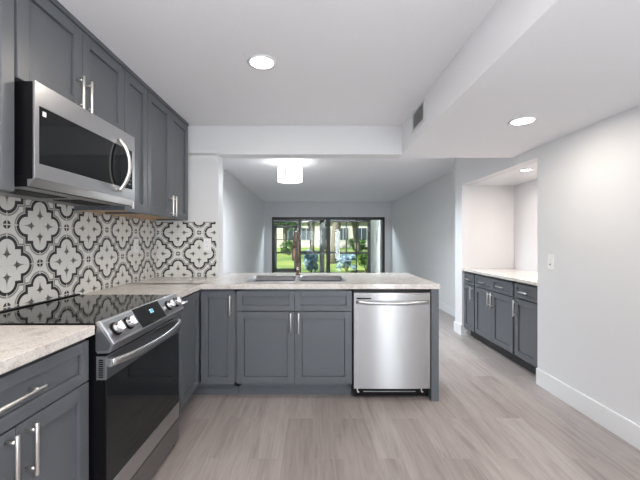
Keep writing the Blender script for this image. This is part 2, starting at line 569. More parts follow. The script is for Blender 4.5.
# ------------------------------------------------------------------ cabinet parts
def shaker(w, h, t=0.02, fr=0.057, rec=0.012):
    """front panel centred on local x, from z=0 to h, front face at y=-t"""
    m = MB()
    b = 0.0016
    m.box(-w / 2, -w / 2 + fr, -t, 0, 0, h, b)
    m.box(w / 2 - fr, w / 2, -t, 0, 0, h, b)
    m.box(-w / 2 + fr, w / 2 - fr, -t, -0.0005, h - fr, h, b)
    m.box(-w / 2 + fr, w / 2 - fr, -t, -0.0005, 0, fr, b)
    g_ = 0.0024
    m.box(-w / 2 + fr + g_, w / 2 - fr - g_, -t + rec, -0.001, fr + g_, h - fr - g_)
    return m
def bar_handle(length, vertical, proj=0.035, r=0.0068):
    m = MB()
    e = length / 2 - 0.022
    if vertical:
        m.cyl((0, -proj, -length / 2), (0, -proj, length / 2), r, n=14, bev=0.0015)
        for s in (-1, 1): m.cyl((0, 0, s * e), (0, -proj, s * e), r * 0.75, n=12)
    else:
        m.cyl((-length / 2, -proj, 0), (length / 2, -proj, 0), r, n=14, bev=0.0015)
        for s in (-1, 1): m.cyl((s * e, 0, 0), (s * e, -proj, 0), r * 0.75, n=12)
    return m
def front(parent, name, x0, x1, z0, z1, handle=None, y=0.0, fr=0.057, rot=0.0, flat=False):
    """handle = (x, z, length, 'v' or 'h') in the cabinet's own frame"""
    w, h = x1 - x0, z1 - z0
    m = MB().box(-w / 2, w / 2, -0.02, 0, 0, h, 0.0016) if flat else shaker(w, h, fr=fr)
    d = m.build(name, 'cab', parent, ((x0 + x1) / 2, y, z0), rot)
    if handle:
        hx, hz, L, o = handle
        bar_handle(L, o == 'v').build('handle', 'nickel', d, (hx - (x0 + x1) / 2, -0.02, hz - z0))
    return d
def carcass(parent, w, depth, z0, z1, toe=True, top=True, x0=0.0, mat='cab', shelf=False, under=None):
    """open-backed box with face frame; local x from x0, front at y=0"""
    t = 0.018
    m = MB()
    m.box(x0, x0 + t, 0.002, depth, z0, z1)
    m.box(x0 + w - t, x0 + w, 0.002, depth, z0, z1)
    m.box(x0 + t, x0 + w - t, 0.002, depth, z0, z0 + t)
    m.box(x0 + t, x0 + w - t, depth - t, depth, z0 + t, z1)
    if top: m.box(x0 + t, x0 + w - t, 0.002, depth - t, z1 - t, z1)
    # face frame
    m.box(x0, x0 + 0.04, 0, t, z0, z1); m.box(x0 + w - 0.04, x0 + w, 0, t, z0, z1)
    m.box(x0, x0 + w, 0, t, z1 - 0.04, z1); m.box(x0, x0 + w, 0, t, z0, z0 + 0.03)
    b = m.build('carcass', mat, parent)
    if toe:
        MB().box(x0, x0 + w, 0.075, 0.09, 0, z0).box(x0, x0 + 0.018, 0.09, depth, 0, z0).box(x0 + w - 0.018, x0 + w, 0.09, depth, 0, z0)\
            .build('toe_kick', toe if isinstance(toe, str) else 'cab', parent)
    return b

XC = -0.925      # carcass face of the left run, doors 20 mm in front
DEP = 0.565
RL = PI / 2      # left run faces +x; local +x -> world +y

# near left base cabinet: drawer over two doors
c1 = thing('base_cabinet', 'grey shaker base cabinet with wide drawer over two doors, left of the range', 'cabinet', (XC, 0.698, 0), RL)
carcass(c1, 0.683, DEP, 0.105, CB)
front(c1, 'drawer', 0.006, 0.677, 0.706, 0.868, (0.300, 0.795, 0.225, 'h'), fr=0.042)
front(c1, 'door', 0.006, 0.339, 0.128, 0.700, (0.305, 0.612, 0.165, 'v'))
front(c1, 'door', 0.343, 0.677, 0.128, 0.700, (0.376, 0.612, 0.165, 'v'))

# narrow pull-out right of the range
c2 = thing('base_cabinet', 'very narrow grey pull-out cabinet squeezed between range and corner cabinet', 'cabinet', (XC, 2.146, 0), RL)
carcass(c2, 0.170, DEP, 0.105, CB)
front(c2, 'door', 0.003, 0.168, 0.128, 0.868, (0.105, 0.850, 0.19, 'h'), fr=0.05, flat=True)

# corner cabinet, L-shaped with two doors meeting in the corner
c3 = thing('corner_cabinet', 'grey L-shaped corner cabinet with two tall shaker doors meeting at the inside corner', 'cabinet', (XC, 2.74, 0))
m = MB()
m.box(-0.565, 0.0, -0.422, -0.404, 0.105, CB)
m.box(-0.565, -0.547, -0.404, 0.50, 0.105, CB)
m.box(-0.547, 0.303, 0.482, 0.50, 0.105, CB)
m.box(0.285, 0.303, 0.0, 0.482, 0.105, CB)
m.box(-0.018, 0.0, -0.404, 0.0, CB - 0.04, CB).box(-0.018, 0.0, -0.404, 0.0, 0.105, 0.135)
m.box(-0.018, 0.303, 0.0, 0.018, CB - 0.04, CB).box(-0.018, 0.303, 0.0, 0.018, 0.105, 0.135)
m.box(-0.547, 0.285, 0.018, 0.482, 0.105, 0.123).box(-0.547, -0.018, -0.404, 0.018, 0.105, 0.123)
m.build('carcass', 'cab', c3)
MB().box(-0.565, -0.075, -0.422, -0.41, 0, 0.105).box(-0.09, -0.075, -0.41, 0.09, 0, 0.105).box(-0.075, 0.303, 0.075, 0.09, 0, 0.105).build('toe_kick', 'cab', c3)
d = shaker(0.380, 0.740).build('door', 'cab', c3, (0.0, -0.418 + 0.19, 0.128), RL)
d = shaker(0.270, 0.740).build('door', 'cab', c3, (0.022 + 0.137, 0, 0.128))
bar_handle(0.165, True).build('handle', 'nickel', d, (0.103, -0.02, 0.625))

# sink base on the peninsula
c4 = thing('sink_base_cabinet', 'wide grey shaker sink cabinet with two false drawers over two doors', 'cabinet', (-0.620, 2.74, 0))
carcass(c4, 0.925, 0.60, 0.105, CB, top=False)
for i in (0, 1):
    x0, x1 = (0.006, 0.4655) if i == 0 else (0.4685, 0.922)
    front(c4, 'drawer', x0, x1, 0.708, 0.868, fr=0.045)
    front(c4, 'door', x0, x1, 0.128, 0.702, (0.4655 - 0.030 if i == 0 else 0.4685 + 0.030, 0.615, 0.165, 'v'))

# end panel and back panel of the peninsula
ep = MB().box(0.927, 0.986, 2.700, 3.352, 0, CB, 0.0015).build('end_panel', 'cab')
tag(ep, 'grey upright end panel closing the peninsula beside the dishwasher', 'cabinet panel')
bp = MB().box(-0.900, 0.926, 3.342, 3.360, 0, CB).build('back_panel', 'cab')
tag(bp, 'flat grey back panel of the peninsula facing the living room', 'cabinet panel')

# ------------------------------------------------------------------ countertops
q = MB()
SX0, SX1, SY0, SY1 = -0.580, 0.275, 2.850, 3.345
CY0 = 2.690
bv = 0.003
e = 0.0
q.box(XL, -0.885, 2.146, CY0 + 0.05, CB, CT)
q.box(XL, SX0, CY0, YW - 0.001, CB, CT)
q.box(-0.9065, SX0, YW - 0.001, 3.66, CB, CT)
q.box(SX0, SX1, CY0, SY0, CB, CT)
q.box(SX0, SX1, SY1, 3.66, CB, CT)
q.box(SX1, 0.991, CY0, 3.66, CB, CT)
bmesh.ops.remove_doubles(q.bm, verts=q.bm.verts, dist=1e-4)
ct = q.build('countertop', 'quartz')
tag(ct, 'L-shaped beige quartz countertop wrapping the corner and the sink peninsula', 'countertop')
ct2 = MB().box(XL, -0.885, 0.35, 1.382, CB, CT, 0.002).build('countertop', 'quartz')
tag(ct2, 'short beige quartz countertop piece at lower left beside the range', 'countertop')

# ------------------------------------------------------------------ sink
sk = thing('kitchen_sink', 'stainless steel double bowl sink set in the peninsula top', 'sink', (0, 0, CT))
def bowl(x0, x1, y0, y1, depth):
    m = MB()
    t = bmesh.new()
    r, n = 0.05, 6
    def ring(ins, z, rr):
        pts = []
        for (cx, cy, a0) in ((x1 - ins - rr, y1 - ins - rr, 0), (x0 + ins + rr, y1 - ins - rr, PI / 2), (x0 + ins + rr, y0 + ins + rr, PI), (x1 - ins - rr, y0 + ins + rr, 3 * PI / 2)):
            for k in range(n + 1):
                a = a0 + PI / 2 * k / n
                pts.append(t.verts.new((cx + rr * math.cos(a), cy + rr * math.sin(a), z)))
        return pts
    rings = [ring(-0.012, -0.0005, r), ring(0, 0, r), ring(0.004, -depth + 0.03, r), ring(0.012, -depth + 0.008, r), ring(0.03, -depth, r)]
    N = len(rings[0])
    for a, b in zip(rings, rings[1:]):
        for k in range(N):
            f = t.faces.new((a[k], a[(k + 1) % N], b[(k + 1) % N], b[k])); f.smooth = True
    t.faces.new(rings[-1])
    bmesh.ops.recalc_face_normals(t, faces=t.faces)
    m._add(t)
    return m
mid = (SX0 + SX1) / 2
for x0, x1 in ((SX0 + 0.004, mid - 0.014), (mid + 0.014, SX1 - 0.004)):
    b = bowl(x0, x1, SY0 + 0.004, SY1 - 0.004, 0.2).build('basin', 'steel_h', sk, (0, 0, 0.0012))
    md = b.modifiers.new('thick', 'SOLIDIFY'); md.thickness = 0.0015
    MB().lathe([(0, 0.002), (0.03, 0.002), (0.042, 0.005), (0.045, 0.001)], (x0 + x1) / 2, 3.12).build('drain', 'chrome', b, (0, 0, -0.2))

# faucet
fx, fy = -0.160, 3.43
fa = thing('kitchen_faucet', 'tall bronze pull-down gooseneck faucet standing behind the sink', 'faucet', (fx, fy, CT))
MB().lathe([(0, 0), (0.028, 0), (0.028, 0.006), (0.022, 0.012), (0.018, 0.02), (0, 0.02)]).build('base', 'bronze', fa)
MB().cyl((0, 0, 0.015), (0, 0, 0.12), 0.0175, 0.016, 20, bev=0.001).build('body', 'bronze', fa)
dirv = Vector((-0.16, -1, 0)).normalized()
pts = [(0, 0, 0.11), (0, 0, 0.2), (0, 0, 0.3)]
R_ = 0.095
for k in range(0, 13):
    a = PI * k / 12
    p = dirv * (R_ - R_ * math.cos(a)); pts.append((p.x, p.y, 0.335 + R_ * math.sin(a)))
neck = MB().tube(pts, 0.0115, 16).build('spout', 'bronze', fa)
tip = dirv * (2 * R_)
MB().cyl((tip.x, tip.y, 0.335), (tip.x, tip.y, 0.27), 0.0125, 0.014, 18).cyl((tip.x, tip.y, 0.27), (tip.x, tip.y, 0.155), 0.016, 0.021, 20, bev=0.002).build('spray_head', 'bronze', neck)
hd = MB().cyl((0, -0.012, 0.065), (0, -0.03, 0.065), 0.014, 0.013, 18, bev=0.002).build('lever_hub', 'nickel', fa)
MB().tube([(0, -0.030, 0.065), (0.01, -0.045, 0.072), (0.03, -0.065, 0.085)], [0.006, 0.005, 0.004], 10).build('lever', 'bronze', hd)

# ------------------------------------------------------------------ dishwasher
dw = thing('dishwasher', 'stainless steel dishwasher with bowed bar handle at the peninsula end', 'dishwasher', (0.616, 2.70, 0))
DZ0, DZ1, DH = 0.100, 0.856, 0.301
MB().box(-DH - 0.002, DH + 0.004, 0.032, 0.60, 0.10, CB - 0.012).build('tub_body', 'black', dw)
m = MB()
# door skin slightly curved in plan
poly = []
for k in range(17):
    x = -DH + 2 * DH * k / 16
    poly.append((x, -0.006 * math.cos(x / DH * PI / 2)))
poly += [(DH, 0.03), (-DH, 0.03)]
m.prism(poly, DZ0, DZ1, 'z')
for f in m.bm.faces:
    f.smooth = False
dd = m.build('door', 'steel', dw)
MB().box(-DH + 0.022, -DH + 0.135, -0.0065, 0, 0.807, 0.816, 0.001).build('vent_slot', 'slot', dd)
pts = []
for k in range(21):
    u = k / 20 * 2 - 1
    pts.append((u * 0.283, -0.012 - 0.036 * (1 - abs(u) ** 3.2), 0.782 + 0.006 * (u * u) - 0.003))
MB().tube(pts, 0.0125, 14, flat=(1, 0.6, (0, 0, 1))).build('handle', 'steel_h', dd)
MB().box(-DH, DH, 0.055, 0.075, 0.018, 0.098).build('kick_plate', 'black', dw)
MB().box(-0.22, 0.20, 0.048, 0.055, 0.052, 0.058, 0.001).build('kick_ridge', 'dark_steel', dw)
for s in (-0.265, 0.25):
    MB().box(s - 0.006, s + 0.002, 0.046, 0.055, 0.055, 0.085, 0.001).box(s - 0.002, s + 0.012, 0.046, 0.055, 0.048, 0.056, 0.001).build('door_hinge', 'nickel', dw)
for s in (-0.25, 0.25):
    MB().cyl((s, 0.12, 0), (s, 0.12, 0.1), 0.012, n=12).build('foot', 'black', dw)

# ------------------------------------------------------------------ range
RY0, RY1 = 1.389, 2.141
RW = RY1 - RY0
rg = thing('range', 'slide-in stainless range with black glass cooktop and slanted knob panel', 'range', (0, RY0, 0))
MB().box(-1.470, -0.868, 0.004, RW - 0.004, 0.035, 0.905, 0.002).build('body', 'black', rg)
ck = MB().box(-1.484, -0.868, 0.002, RW - 0.002, 0.905, 0.930, 0.002).build('cooktop', 'pane_black', rg)
MB().box(-1.486, -1.462, 0.0, RW, 0.924, 0.936, 0.002).build('rear_trim', 'black', ck)
for (bx, by, br_) in ((-1.06, 0.19, 0.105), (-1.06, 0.57, 0.085), (-1.31, 0.19, 0.075), (-1.31, 0.57, 0.1)):
    MB().lathe([(br_, 0.9302), (br_ + 0.0025, 0.9302)], bx, by, 48).build('burner_ring', 'dark_steel', ck)
# control panel: slanted wedge with steel border
def pan(y0, y1, mat, name, parent, poly, bev=0.0):
    return MB().prism(poly, y0, y1, 'y', bev).build(name, mat, parent)
wedge = [(-0.888, 0.935), (-0.870, 0.938), (-0.812, 0.846), (-0.832, 0.808), (-0.880, 0.806), (-0.888, 0.82)]
cp = pan(0.0, RW, 'steel_h', 'control_panel', rg, wedge, 0.002)
ends = [(-0.886, 0.92), (-0.872, 0.918), (-0.824, 0.846), (-0.838, 0.820), (-0.886, 0.818)]
pan(-0.0015, 0.0, 'dark_steel', 'end_cheek', cp, ends)
# direction frame on the slanted face
P0 = Vector((-0.870, 0, 0.938)); P1 = Vector((-0.812, 0, 0.846))
dn = (P1 - P0).normalized(); nrm = Vector((-dn.z, 0, dn.x)); nrm = nrm if nrm.x > 0 else -nrm
def onface(s, off=0.0): return P0 + dn * s + nrm * off
L = (P1 - P0).length
def slab(y0, y1, s0, s1, t, mat, name, parent):
    a, b, c_, d_ = onface(s0, -0.001), onface(s1, -0.001), onface(s1, t), onface(s0, t)
    return MB().prism([(p.x, p.z) for p in (a, b, c_, d_)], y0, y1, 'y').build(name, mat, parent)
slab(0.010, RW - 0.010, 0.008, L - 0.010, 0.0006, 'dark_steel', 'fascia', cp)
disp = slab(0.240, 0.500, 0.003, L - 0.005, 0.0018, 'pane_black', 'display', cp)
# clock digits 12:5 style marks kept as small lit segments
dg = MB()
yy = 0.372
for dy in (0.0, 0.012, 0.026):
    for s in (0.034, 0.050):
        a = onface(s, 0.0019); b = onface(s + 0.0025, 0.0019)
        dg.faces([(a.x, yy + dy, a.z), (a.x, yy + dy + 0.007, a.z), (b.x, yy + dy + 0.007, b.z), (b.x, yy + dy, b.z)], [(0, 1, 2, 3)])
    a = onface(0.034, 0.0019); b = onface(0.052, 0.0019)
    dg.faces([(a.x, yy + dy + 0.005, a.z), (a.x, yy + dy + 0.007, a.z), (b.x, yy + dy + 0.007, b.z), (b.x, yy + dy + 0.005, b.z)], [(0, 1, 2, 3)])
dg.build('clock_digits', 'blue_led', disp)
def knob(y):
    c = onface(L * 0.50)
    k = MB().cyl(c, c + nrm * 0.006, 0.030, 0.030, 28, bev=0.001).build('knob', 'black', cp, (0, y, 0))
    cap = MB().cyl(c + nrm * 0.006, c + nrm * 0.032, 0.0255, 0.0235, 28, bev=0.003)
    cap.build('knob_cap', 'chrome', k)
    a = onface(L * 0.50 - 0.021, 0.030); b = onface(L * 0.50 + 0.021, 0.030)
    MB().prism([(p.x, p.z) for p in (onface(L * 0.5 - 0.021, 0.028), onface(L * 0.5 + 0.021, 0.028), onface(L * 0.5 + 0.021, 0.041), onface(L * 0.5 - 0.021, 0.041))], -0.006, 0.006, 'y', 0.002).build('knob_grip', 'chrome', k)
for y in (0.062, 0.160, 0.585, 0.685): knob(y)
# oven door
DXF = -0.846
dr = MB().box(-0.895, DXF, 0.002, RW - 0.002, 0.165, 0.796, 0.002).build('oven_door', 'black', rg)
MB().box(DXF - 0.004, DXF + 0.0015, 0.002, RW - 0.002, 0.700, 0.796, 0.001).build('door_top_rail', 'dark_steel', dr)
MB().box(DXF - 0.002, DXF + 0.002, 0.004, RW - 0.004, 0.262, 0.700, 0.001).build('door_glass', 'oven_glass', dr)
MB().box(DXF - 0.004, DXF + 0.002, 0.002, RW - 0.002, 0.168, 0.260, 0.001).build('door_bottom_rail', 'steel_h', dr)
vg = MB().box(-0.884, DXF, -0.0005, 0.002, 0.700, 0.796).build('side_vent', 'steel_h', dr)
m = MB()
for k in range(9): m.box(-0.874, -0.856, -0.0012, 0.0, 0.710 + k * 0.0085, 0.7145 + k * 0.0085)
m.build('vent_slots', 'slot', vg)
pts = []
for k in range(25):
    u = k / 24 * 2 - 1
    pts.append((DXF + 0.014 + 0.040 * (1 - abs(u) ** 2.4), RW / 2 + u * 0.358, 0.765 - 0.008 * (1 - u * u)))
hb = MB().tube(pts, 0.016, 14, flat=(1, 0.42, (0, 0, 1))).build('oven_handle', 'steel_h', dr)
for s in (0.022, RW - 0.022):
    MB().box(DXF, DXF + 0.018, s - 0.012, s + 0.012, 0.748, 0.782, 0.003).build('handle_bracket', 'steel_h', hb)
MB().box(-0.880, DXF, 0.004, RW - 0.004, 0.030, 0.160, 0.003).build('storage_drawer', 'dark_steel', rg)
for y in (0.03, RW - 0.03):
    for x in (-0.875, -1.42):
        MB().cyl((x, y, 0), (x, y, 0.036), 0.014, n=12).build('foot', 'black', rg)

# ------------------------------------------------------------------ upper cabinets
XU = -1.195         # carcass face; doors 20 mm proud -> -1.175
UD = 0.298
UB, UT = 1.456, 2.335
def upper(label, y0, w, z0, z1, doors, name='wall_cabinet'):
    c = thing(name, label, 'cabinet', (XU, y0, z0), RL)
    h = z1 - z0
    t = 0.018
    m = MB()
    m.box(0, t, 0.0, UD, 0, h).box(w - t, w, 0.0, UD, 0, h).box(t, w - t, 0.0, UD, h - t, h).box(t, w - t, UD - t, UD, 0.02, h - t)
    m.box(t, w - t, 0, t, 0, 0.03).box(t, w - t, 0, t, h - 0.04, h - t)
    m.build('carcass', 'cab', c)
    MB().box(t, w - t, t, UD - 0.002, 0.012, 0.024).box(t, w - t, UD - 0.03, UD - 0.002, -0.002, 0.012).build('bottom_board', 'ply', c)
    for (x0, x1, hx, hz) in doors:
        front(c, 'door', x0, x1, 0.002, h - 0.003, (hx, hz, 0.165, 'v') if hx is not None else None)
    return c
upper('grey wall cabinet at the left picture edge, beside the microwave', 0.585, 0.762, UB, UT,
      [(0.003, 0.3795, 0.35, 0.11), (0.3825, 0.757, 0.412, 0.11)])
upper('short grey two-door wall cabinet directly above the microwave', 1.353, 0.768, 1.912, UT,
      [(0.003, 0.3825, 0.340, 0.088), (0.3855, 0.765, 0.402, 0.088)])
upper('single-door grey wall cabinet just right of the microwave', 2.123, 0.292, UB, UT, [(0.002, 0.289, 0.032, 0.095)])
upper('two-door grey wall cabinet at the kitchen corner, farthest from the microwave', 2.417, 0.775, UB, UT,
      [(0.003, 0.3865, 0.357, 0.095), (0.3895, 0.771, 0.418, 0.095)])
cr = MB().box(XL, XU + 0.026, 0.585, 3.192, UT + 0.001, ZC - 0.001, 0.001).build('crown_trim', 'cab')
tag(cr, 'thin grey trim strip between the wall cabinets and the ceiling', 'trim strip')
fl_ = MB().box(XU - 0.03, XU + 0.004, 3.193, 3.235, UB, UT, 0.001).build('filler_strip', 'cab')
bpy.data.objects.remove(fl_)

# ------------------------------------------------------------------ microwave
MY0, MW_ = 1.360, 0.758
XM = -1.110
LIP = 0.022
mw = thing('microwave', 'over-the-range stainless microwave with black glass and curved handle', 'microwave', (0, MY0, 0))
Z0, Z1 = 1.484, 1.905
MB().box(XL + 0.010, XM - 0.010, 0.003, MW_ - 0.003, Z0 + 0.03, Z1 - 0.002, 0.002).box(XL + 0.010, XM - 0.030, -0.0005, MW_ + 0.0005, Z0 - 0.002, Z0 + 0.04, 0.001).build('body', 'black', mw)
MB().box(XL + 0.012, XM - 0.045, 0.006, MW_ - 0.006, Z0 - 0.004, Z0 + 0.03, 0.001).build('vent_underside', 'dark_steel', mw)
m = MB()
for k in range(2):
    y = 0.06 + k * 0.36
    for j in range(9): m.box(-1.36 + j * 0.016, -1.352 + j * 0.016, y, y + 0.28, Z0 - 0.007, Z0 - 0.004)
m.build('grease_filter', 'black', mw)
# front: steel frame with bevelled lower lip
dm = MB()
sec = [(XM - 0.028, Z1), (XM, Z1), (XM, 1.515), (XM - 0.028, Z0)]
def rail(z0, z1):
    dm.box(XM - 0.009, XM, 0.0, MW_, z0, z1, 0.001)
rail(1.812, Z1)
dm.prism([(XM - 0.009, 1.578), (XM, 1.578), (XM, 1.518), (XM - 0.028, Z0), (XM - 0.045, Z0), (XM - 0.045, Z0 + 0.028), (XM - 0.009, Z0 + 0.028)], 0.0, MW_, 'y', 0.001)
dm.box(XM - 0.009, XM, 0.0, 0.022, 1.575, 1.815, 0.001).box(XM - 0.009, XM, MW_ - 0.026, MW_, 1.575, 1.815, 0.001)
door = dm.build('front_frame', 'steel_h', mw)
MB().box(XM - 0.0095, XM - 0.001, 0.022, 0.600, 1.578, 1.812, 0.001).build('window_glass', 'pane_black', door)
kp = MB().box(XM - 0.0095, XM - 0.001, 0.602, MW_ - 0.026, 1.578, 1.812, 0.001).build('keypad', 'pane_black', door)
for i in range(7):
    for j in range(2):
        MB().box(XM - 0.0012, XM - 0.0004, 0.690 + j * 0.018, 0.700 + j * 0.018, 1.605 + i * 0.024, 1.609 + i * 0.024).build('key', 'dark_steel', kp)
MB().box(XM - 0.001, XM + 0.0004, 0.040, 0.058, 1.776, 1.796).build('sticker', 'white_plastic', door)
pts = []
for k in range(25):
    u = k / 24 * 2 - 1
    pts.append((XM + 0.004 + 0.048 * (1 - abs(u) ** 2.2), 0.583 + 0.02 * (1 - u * u), 1.698 + u * 0.150))
MB().tube(pts, 0.0125, 14, flat=(1, 0.75, (0, 1, 0))).build('handle', 'nickel', door)

# ------------------------------------------------------------------ niche dry bar
RN = -PI / 2     # faces -x; local +x -> world -y
XN = 2.022       # carcass face, door face at 2.002
def nichecab(label, y_hi, w, fronts):
    c = thing('base_cabinet', label, 'cabinet', (XN, y_hi, 0), RN)
    carcass(c, w, 0.62, 0.115, 0.867, toe='kick')
    for f in fronts: front(c, *f[0], **f[1])
    return c
nichecab('narrow grey cabinet at the far end of the niche counter', 4.570, 0.300,
         [(('drawer', 0.004, 0.285, 0.705, 0.845, (0.145, 0.775, 0.13, 'h')), dict(fr=0.035)),
          (('door', 0.004, 0.285, 0.128, 0.695, (0.255, 0.60, 0.165, 'v')), dict(fr=0.05))])
nichecab('middle grey niche cabinet with two drawers over two doors', 4.268, 0.835,
         [(('drawer', 0.012, 0.414, 0.705, 0.845, (0.213, 0.775, 0.13, 'h')), dict(fr=0.035)),
          (('drawer', 0.417, 0.820, 0.705, 0.845, (0.618, 0.775, 0.13, 'h')), dict(fr=0.035)),
          (('door', 0.012, 0.414, 0.128, 0.695, (0.382, 0.60, 0.165, 'v')), dict()),
          (('door', 0.417, 0.820, 0.128, 0.695, (0.449, 0.60, 0.165, 'v')), dict())])
nichecab('single-door grey cabinet at the near end of the niche counter', 3.431, 0.396,
         [(('drawer', 0.016, 0.365, 0.705, 0.845, (0.190, 0.775, 0.14, 'h')), dict(fr=0.035)),
          (('door', 0.016, 0.365, 0.128, 0.695, (0.050, 0.60, 0.165, 'v')), dict())])
ct3 = MB().box(1.972, NX, NY0 + 0.002, NY1 - 0.002, 0.869, 0.897, 0.002).build('countertop', 'quartz')
tag(ct3, 'pale quartz countertop filling the lit wall niche on the right', 'countertop')

# ------------------------------------------------------------------ lights
def can(label, x, y, z, power, group='recessed ceiling lights', color=WARM, r=0.072):
    c = thing('recessed_light', label, 'ceiling light', (x, y, z), group=group)
    MB().lathe([(r, 0.0), (r + 0.018, 0.0), (r + 0.019, -0.003), (r + 0.004, -0.006), (r - 0.002, -0.004), (r - 0.002, 0)], n=40).build('trim_ring', 'trim', c)
    MB().lathe([(0, -0.0035), (r - 0.002, -0.0035), (r - 0.002, 0.0)], n=40).build('diffuser', 'led', c)
    if power:
        a = area('recessed_lamp', (0, 0, -0.012), (0, 0, 0), r * 2, r * 2, power, color, 'DISK')
        a.parent = c
        a.location = (0, 0, -0.012)
    return c
can('round recessed light in the main kitchen ceiling, upper left of centre', -0.32, 2.10, ZC, CAN_POWER)
can('round recessed light in the lowered soffit on the right', 1.44, 2.36, ZS, CAN_POWER)
can('round recessed light overhead near the camera, left side', -0.60, 0.70, ZC, 10.0, color=(1.0, 0.85, 0.70))
can('added unseen recessed light overhead near the camera, right side soffit', 1.44, 0.40, ZS, CAN_POWER)  # this can and the next two are added for even brightness
can('added unseen recessed light behind the camera, left side', -0.32, -1.60, ZC, CAN_POWER)
can('added unseen recessed light behind the camera, right soffit', 1.44, -1.50, ZS, CAN_POWER)
can('small recessed light inside the counter niche', 2.215, 3.57, NZ, 11.0, r=0.05, color=(1.0, 0.86, 0.78))

lc = can('added recessed light brightening the living room, hidden behind the header', 0.75, 4.65, ZL, 30.0, color=COOL)  # added can out of view, lights the living room
for ch in children(lc):
    if ch.type == 'LIGHT': ch.data.spread = 2.2

dl = thing('drum_light', 'white drum semi-flush ceiling light hanging in the living room', 'ceiling light', (-0.36, 5.15, ZL))
MB().lathe([(0, 0), (0.062, 0), (0.062, -0.012), (0.05, -0.022), (0, -0.022)]).build('canopy', 'nickel', dl)
MB().cyl((0, 0, -0.02), (0, 0, -0.11), 0.009, n=12).build('stem', 'nickel', dl)
MB().lathe([(0.183, -0.095), (0.185, -0.095), (0.185, -0.295), (0.183, -0.295), (0.183, -0.095)], n=48).build('lamp_shade', 'shade', dl)
MB().lathe([(0, -0.29), (0.182, -0.29), (0.182, -0.286), (0, -0.286)], n=48).build('diffuser', 'shade', dl)
MB().lathe([(0, -0.291), (0.012, -0.292), (0.012, -0.304), (0, -0.308)], n=16).build('finial', 'nickel', dl)
for a in (-1.9, 0.2, 2.3):
    x, y = 0.187 * math.cos(a), 0.187 * math.sin(a)
    MB().box(-0.011, 0.011, -0.002, 0.002, -0.235, -0.105, 0.001).build('bracket', 'dark_steel', dl, (x, y, 0), a + PI / 2)
pl = bpy.data.lights.new('drum_bulb', 'POINT')
pl.energy = 6; pl.shadow_soft_size = 0.06; pl.color = (0.90, 0.96, 1.0)
po = bpy.data.objects.new('drum_bulb', pl); C.objects.link(po); po.parent = dl; po.location = (0, 0, -0.085)
pl2 = bpy.data.lights.new('drum_downlight', 'AREA')
pl2.shape = 'DISK'; pl2.size = 0.34; pl2.energy = 45; pl2.color = (0.88, 0.95, 1.0)
po2 = bpy.data.objects.new('drum_downlight', pl2); C.objects.link(po2); po2.parent = dl; po2.location = (0, 0, -0.31)

# ------------------------------------------------------------------ vent, switch, outlets
vn_ = thing('air_vent', 'dark slotted air return grille on the side of the soffit', 'vent', (SX, 2.745, 2.262), -PI / 2)
MB().box(-0.165, 0.165, -0.006, 0, -0.083, -0.066, 0.001).box(-0.165, 0.165, -0.006, 0, 0.066, 0.083, 0.001)\
    .box(-0.165, -0.135, -0.006, 0, -0.066, 0.066, 0.001).box(0.135, 0.165, -0.006, 0, -0.066, 0.066, 0.001).build('frame', 'wall', vn_)
MB().box(-0.135, 0.135, -0.0005, 0, -0.066, 0.066).build('backing', 'slot', vn_)
for k in range(6):
    s = MB().box(-0.135, 0.135, -0.003, -0.002, -0.0028, 0.0028)
    s.move(Matrix.Translation((0, 0, -0.055 + k * 0.022)))
    s.build('slat', 'wall', vn_)

sw_ = thing('light_switch', 'white rocker light switch on the right wall', 'light switch', (XR, 2.857, 1.09), -PI / 2)
MB().box(-0.036, 0.036, -0.005, 0, -0.062, 0.062, 0.002).build('cover_plate', 'white_plastic', sw_)
rk = MB().box(-0.016, 0.016, -0.003, 0.003, -0.034, 0.034, 0.001)
rk.move(Matrix.Translation((0, -0.006, 0)) @ Matrix.Rotation(0.06, 4, 'X'))
rk.build('rocker', 'white_plastic', sw_)
MB().box(-0.007, 0.007, -0.0105, -0.009, -0.024, -0.016).build('indicator', 'slot', sw_)

def outlet(label, loc, rot):
    o = thing('wall_outlet', label, 'outlet', loc, rot)
    MB().box(-0.036, 0.036, -0.005, 0, -0.058, 0.058, 0.002).build('cover_plate', 'white_plastic', o)
    for z in (-0.02, 0.02):
        r_ = MB().box(-0.016, 0.016, -0.0065, -0.004, z - 0.014, z + 0.014, 0.002).build('receptacle', 'white_plastic', o)
        MB().box(-0.007, -0.005, -0.0069, -0.006, z - 0.004, z + 0.006).box(0.005, 0.007, -0.0069, -0.006, z - 0.004, z + 0.006).build('slots', 'slot', r_)
    return o
outlet('white wall outlet in the tiles of the short back wall', (-1.010, YW - 0.008, 1.232), 0)
outlet('white wall outlet in the tiles of the left wall, under the cabinets', (XL + 0.008, 2.856, 1.225), PI / 2)

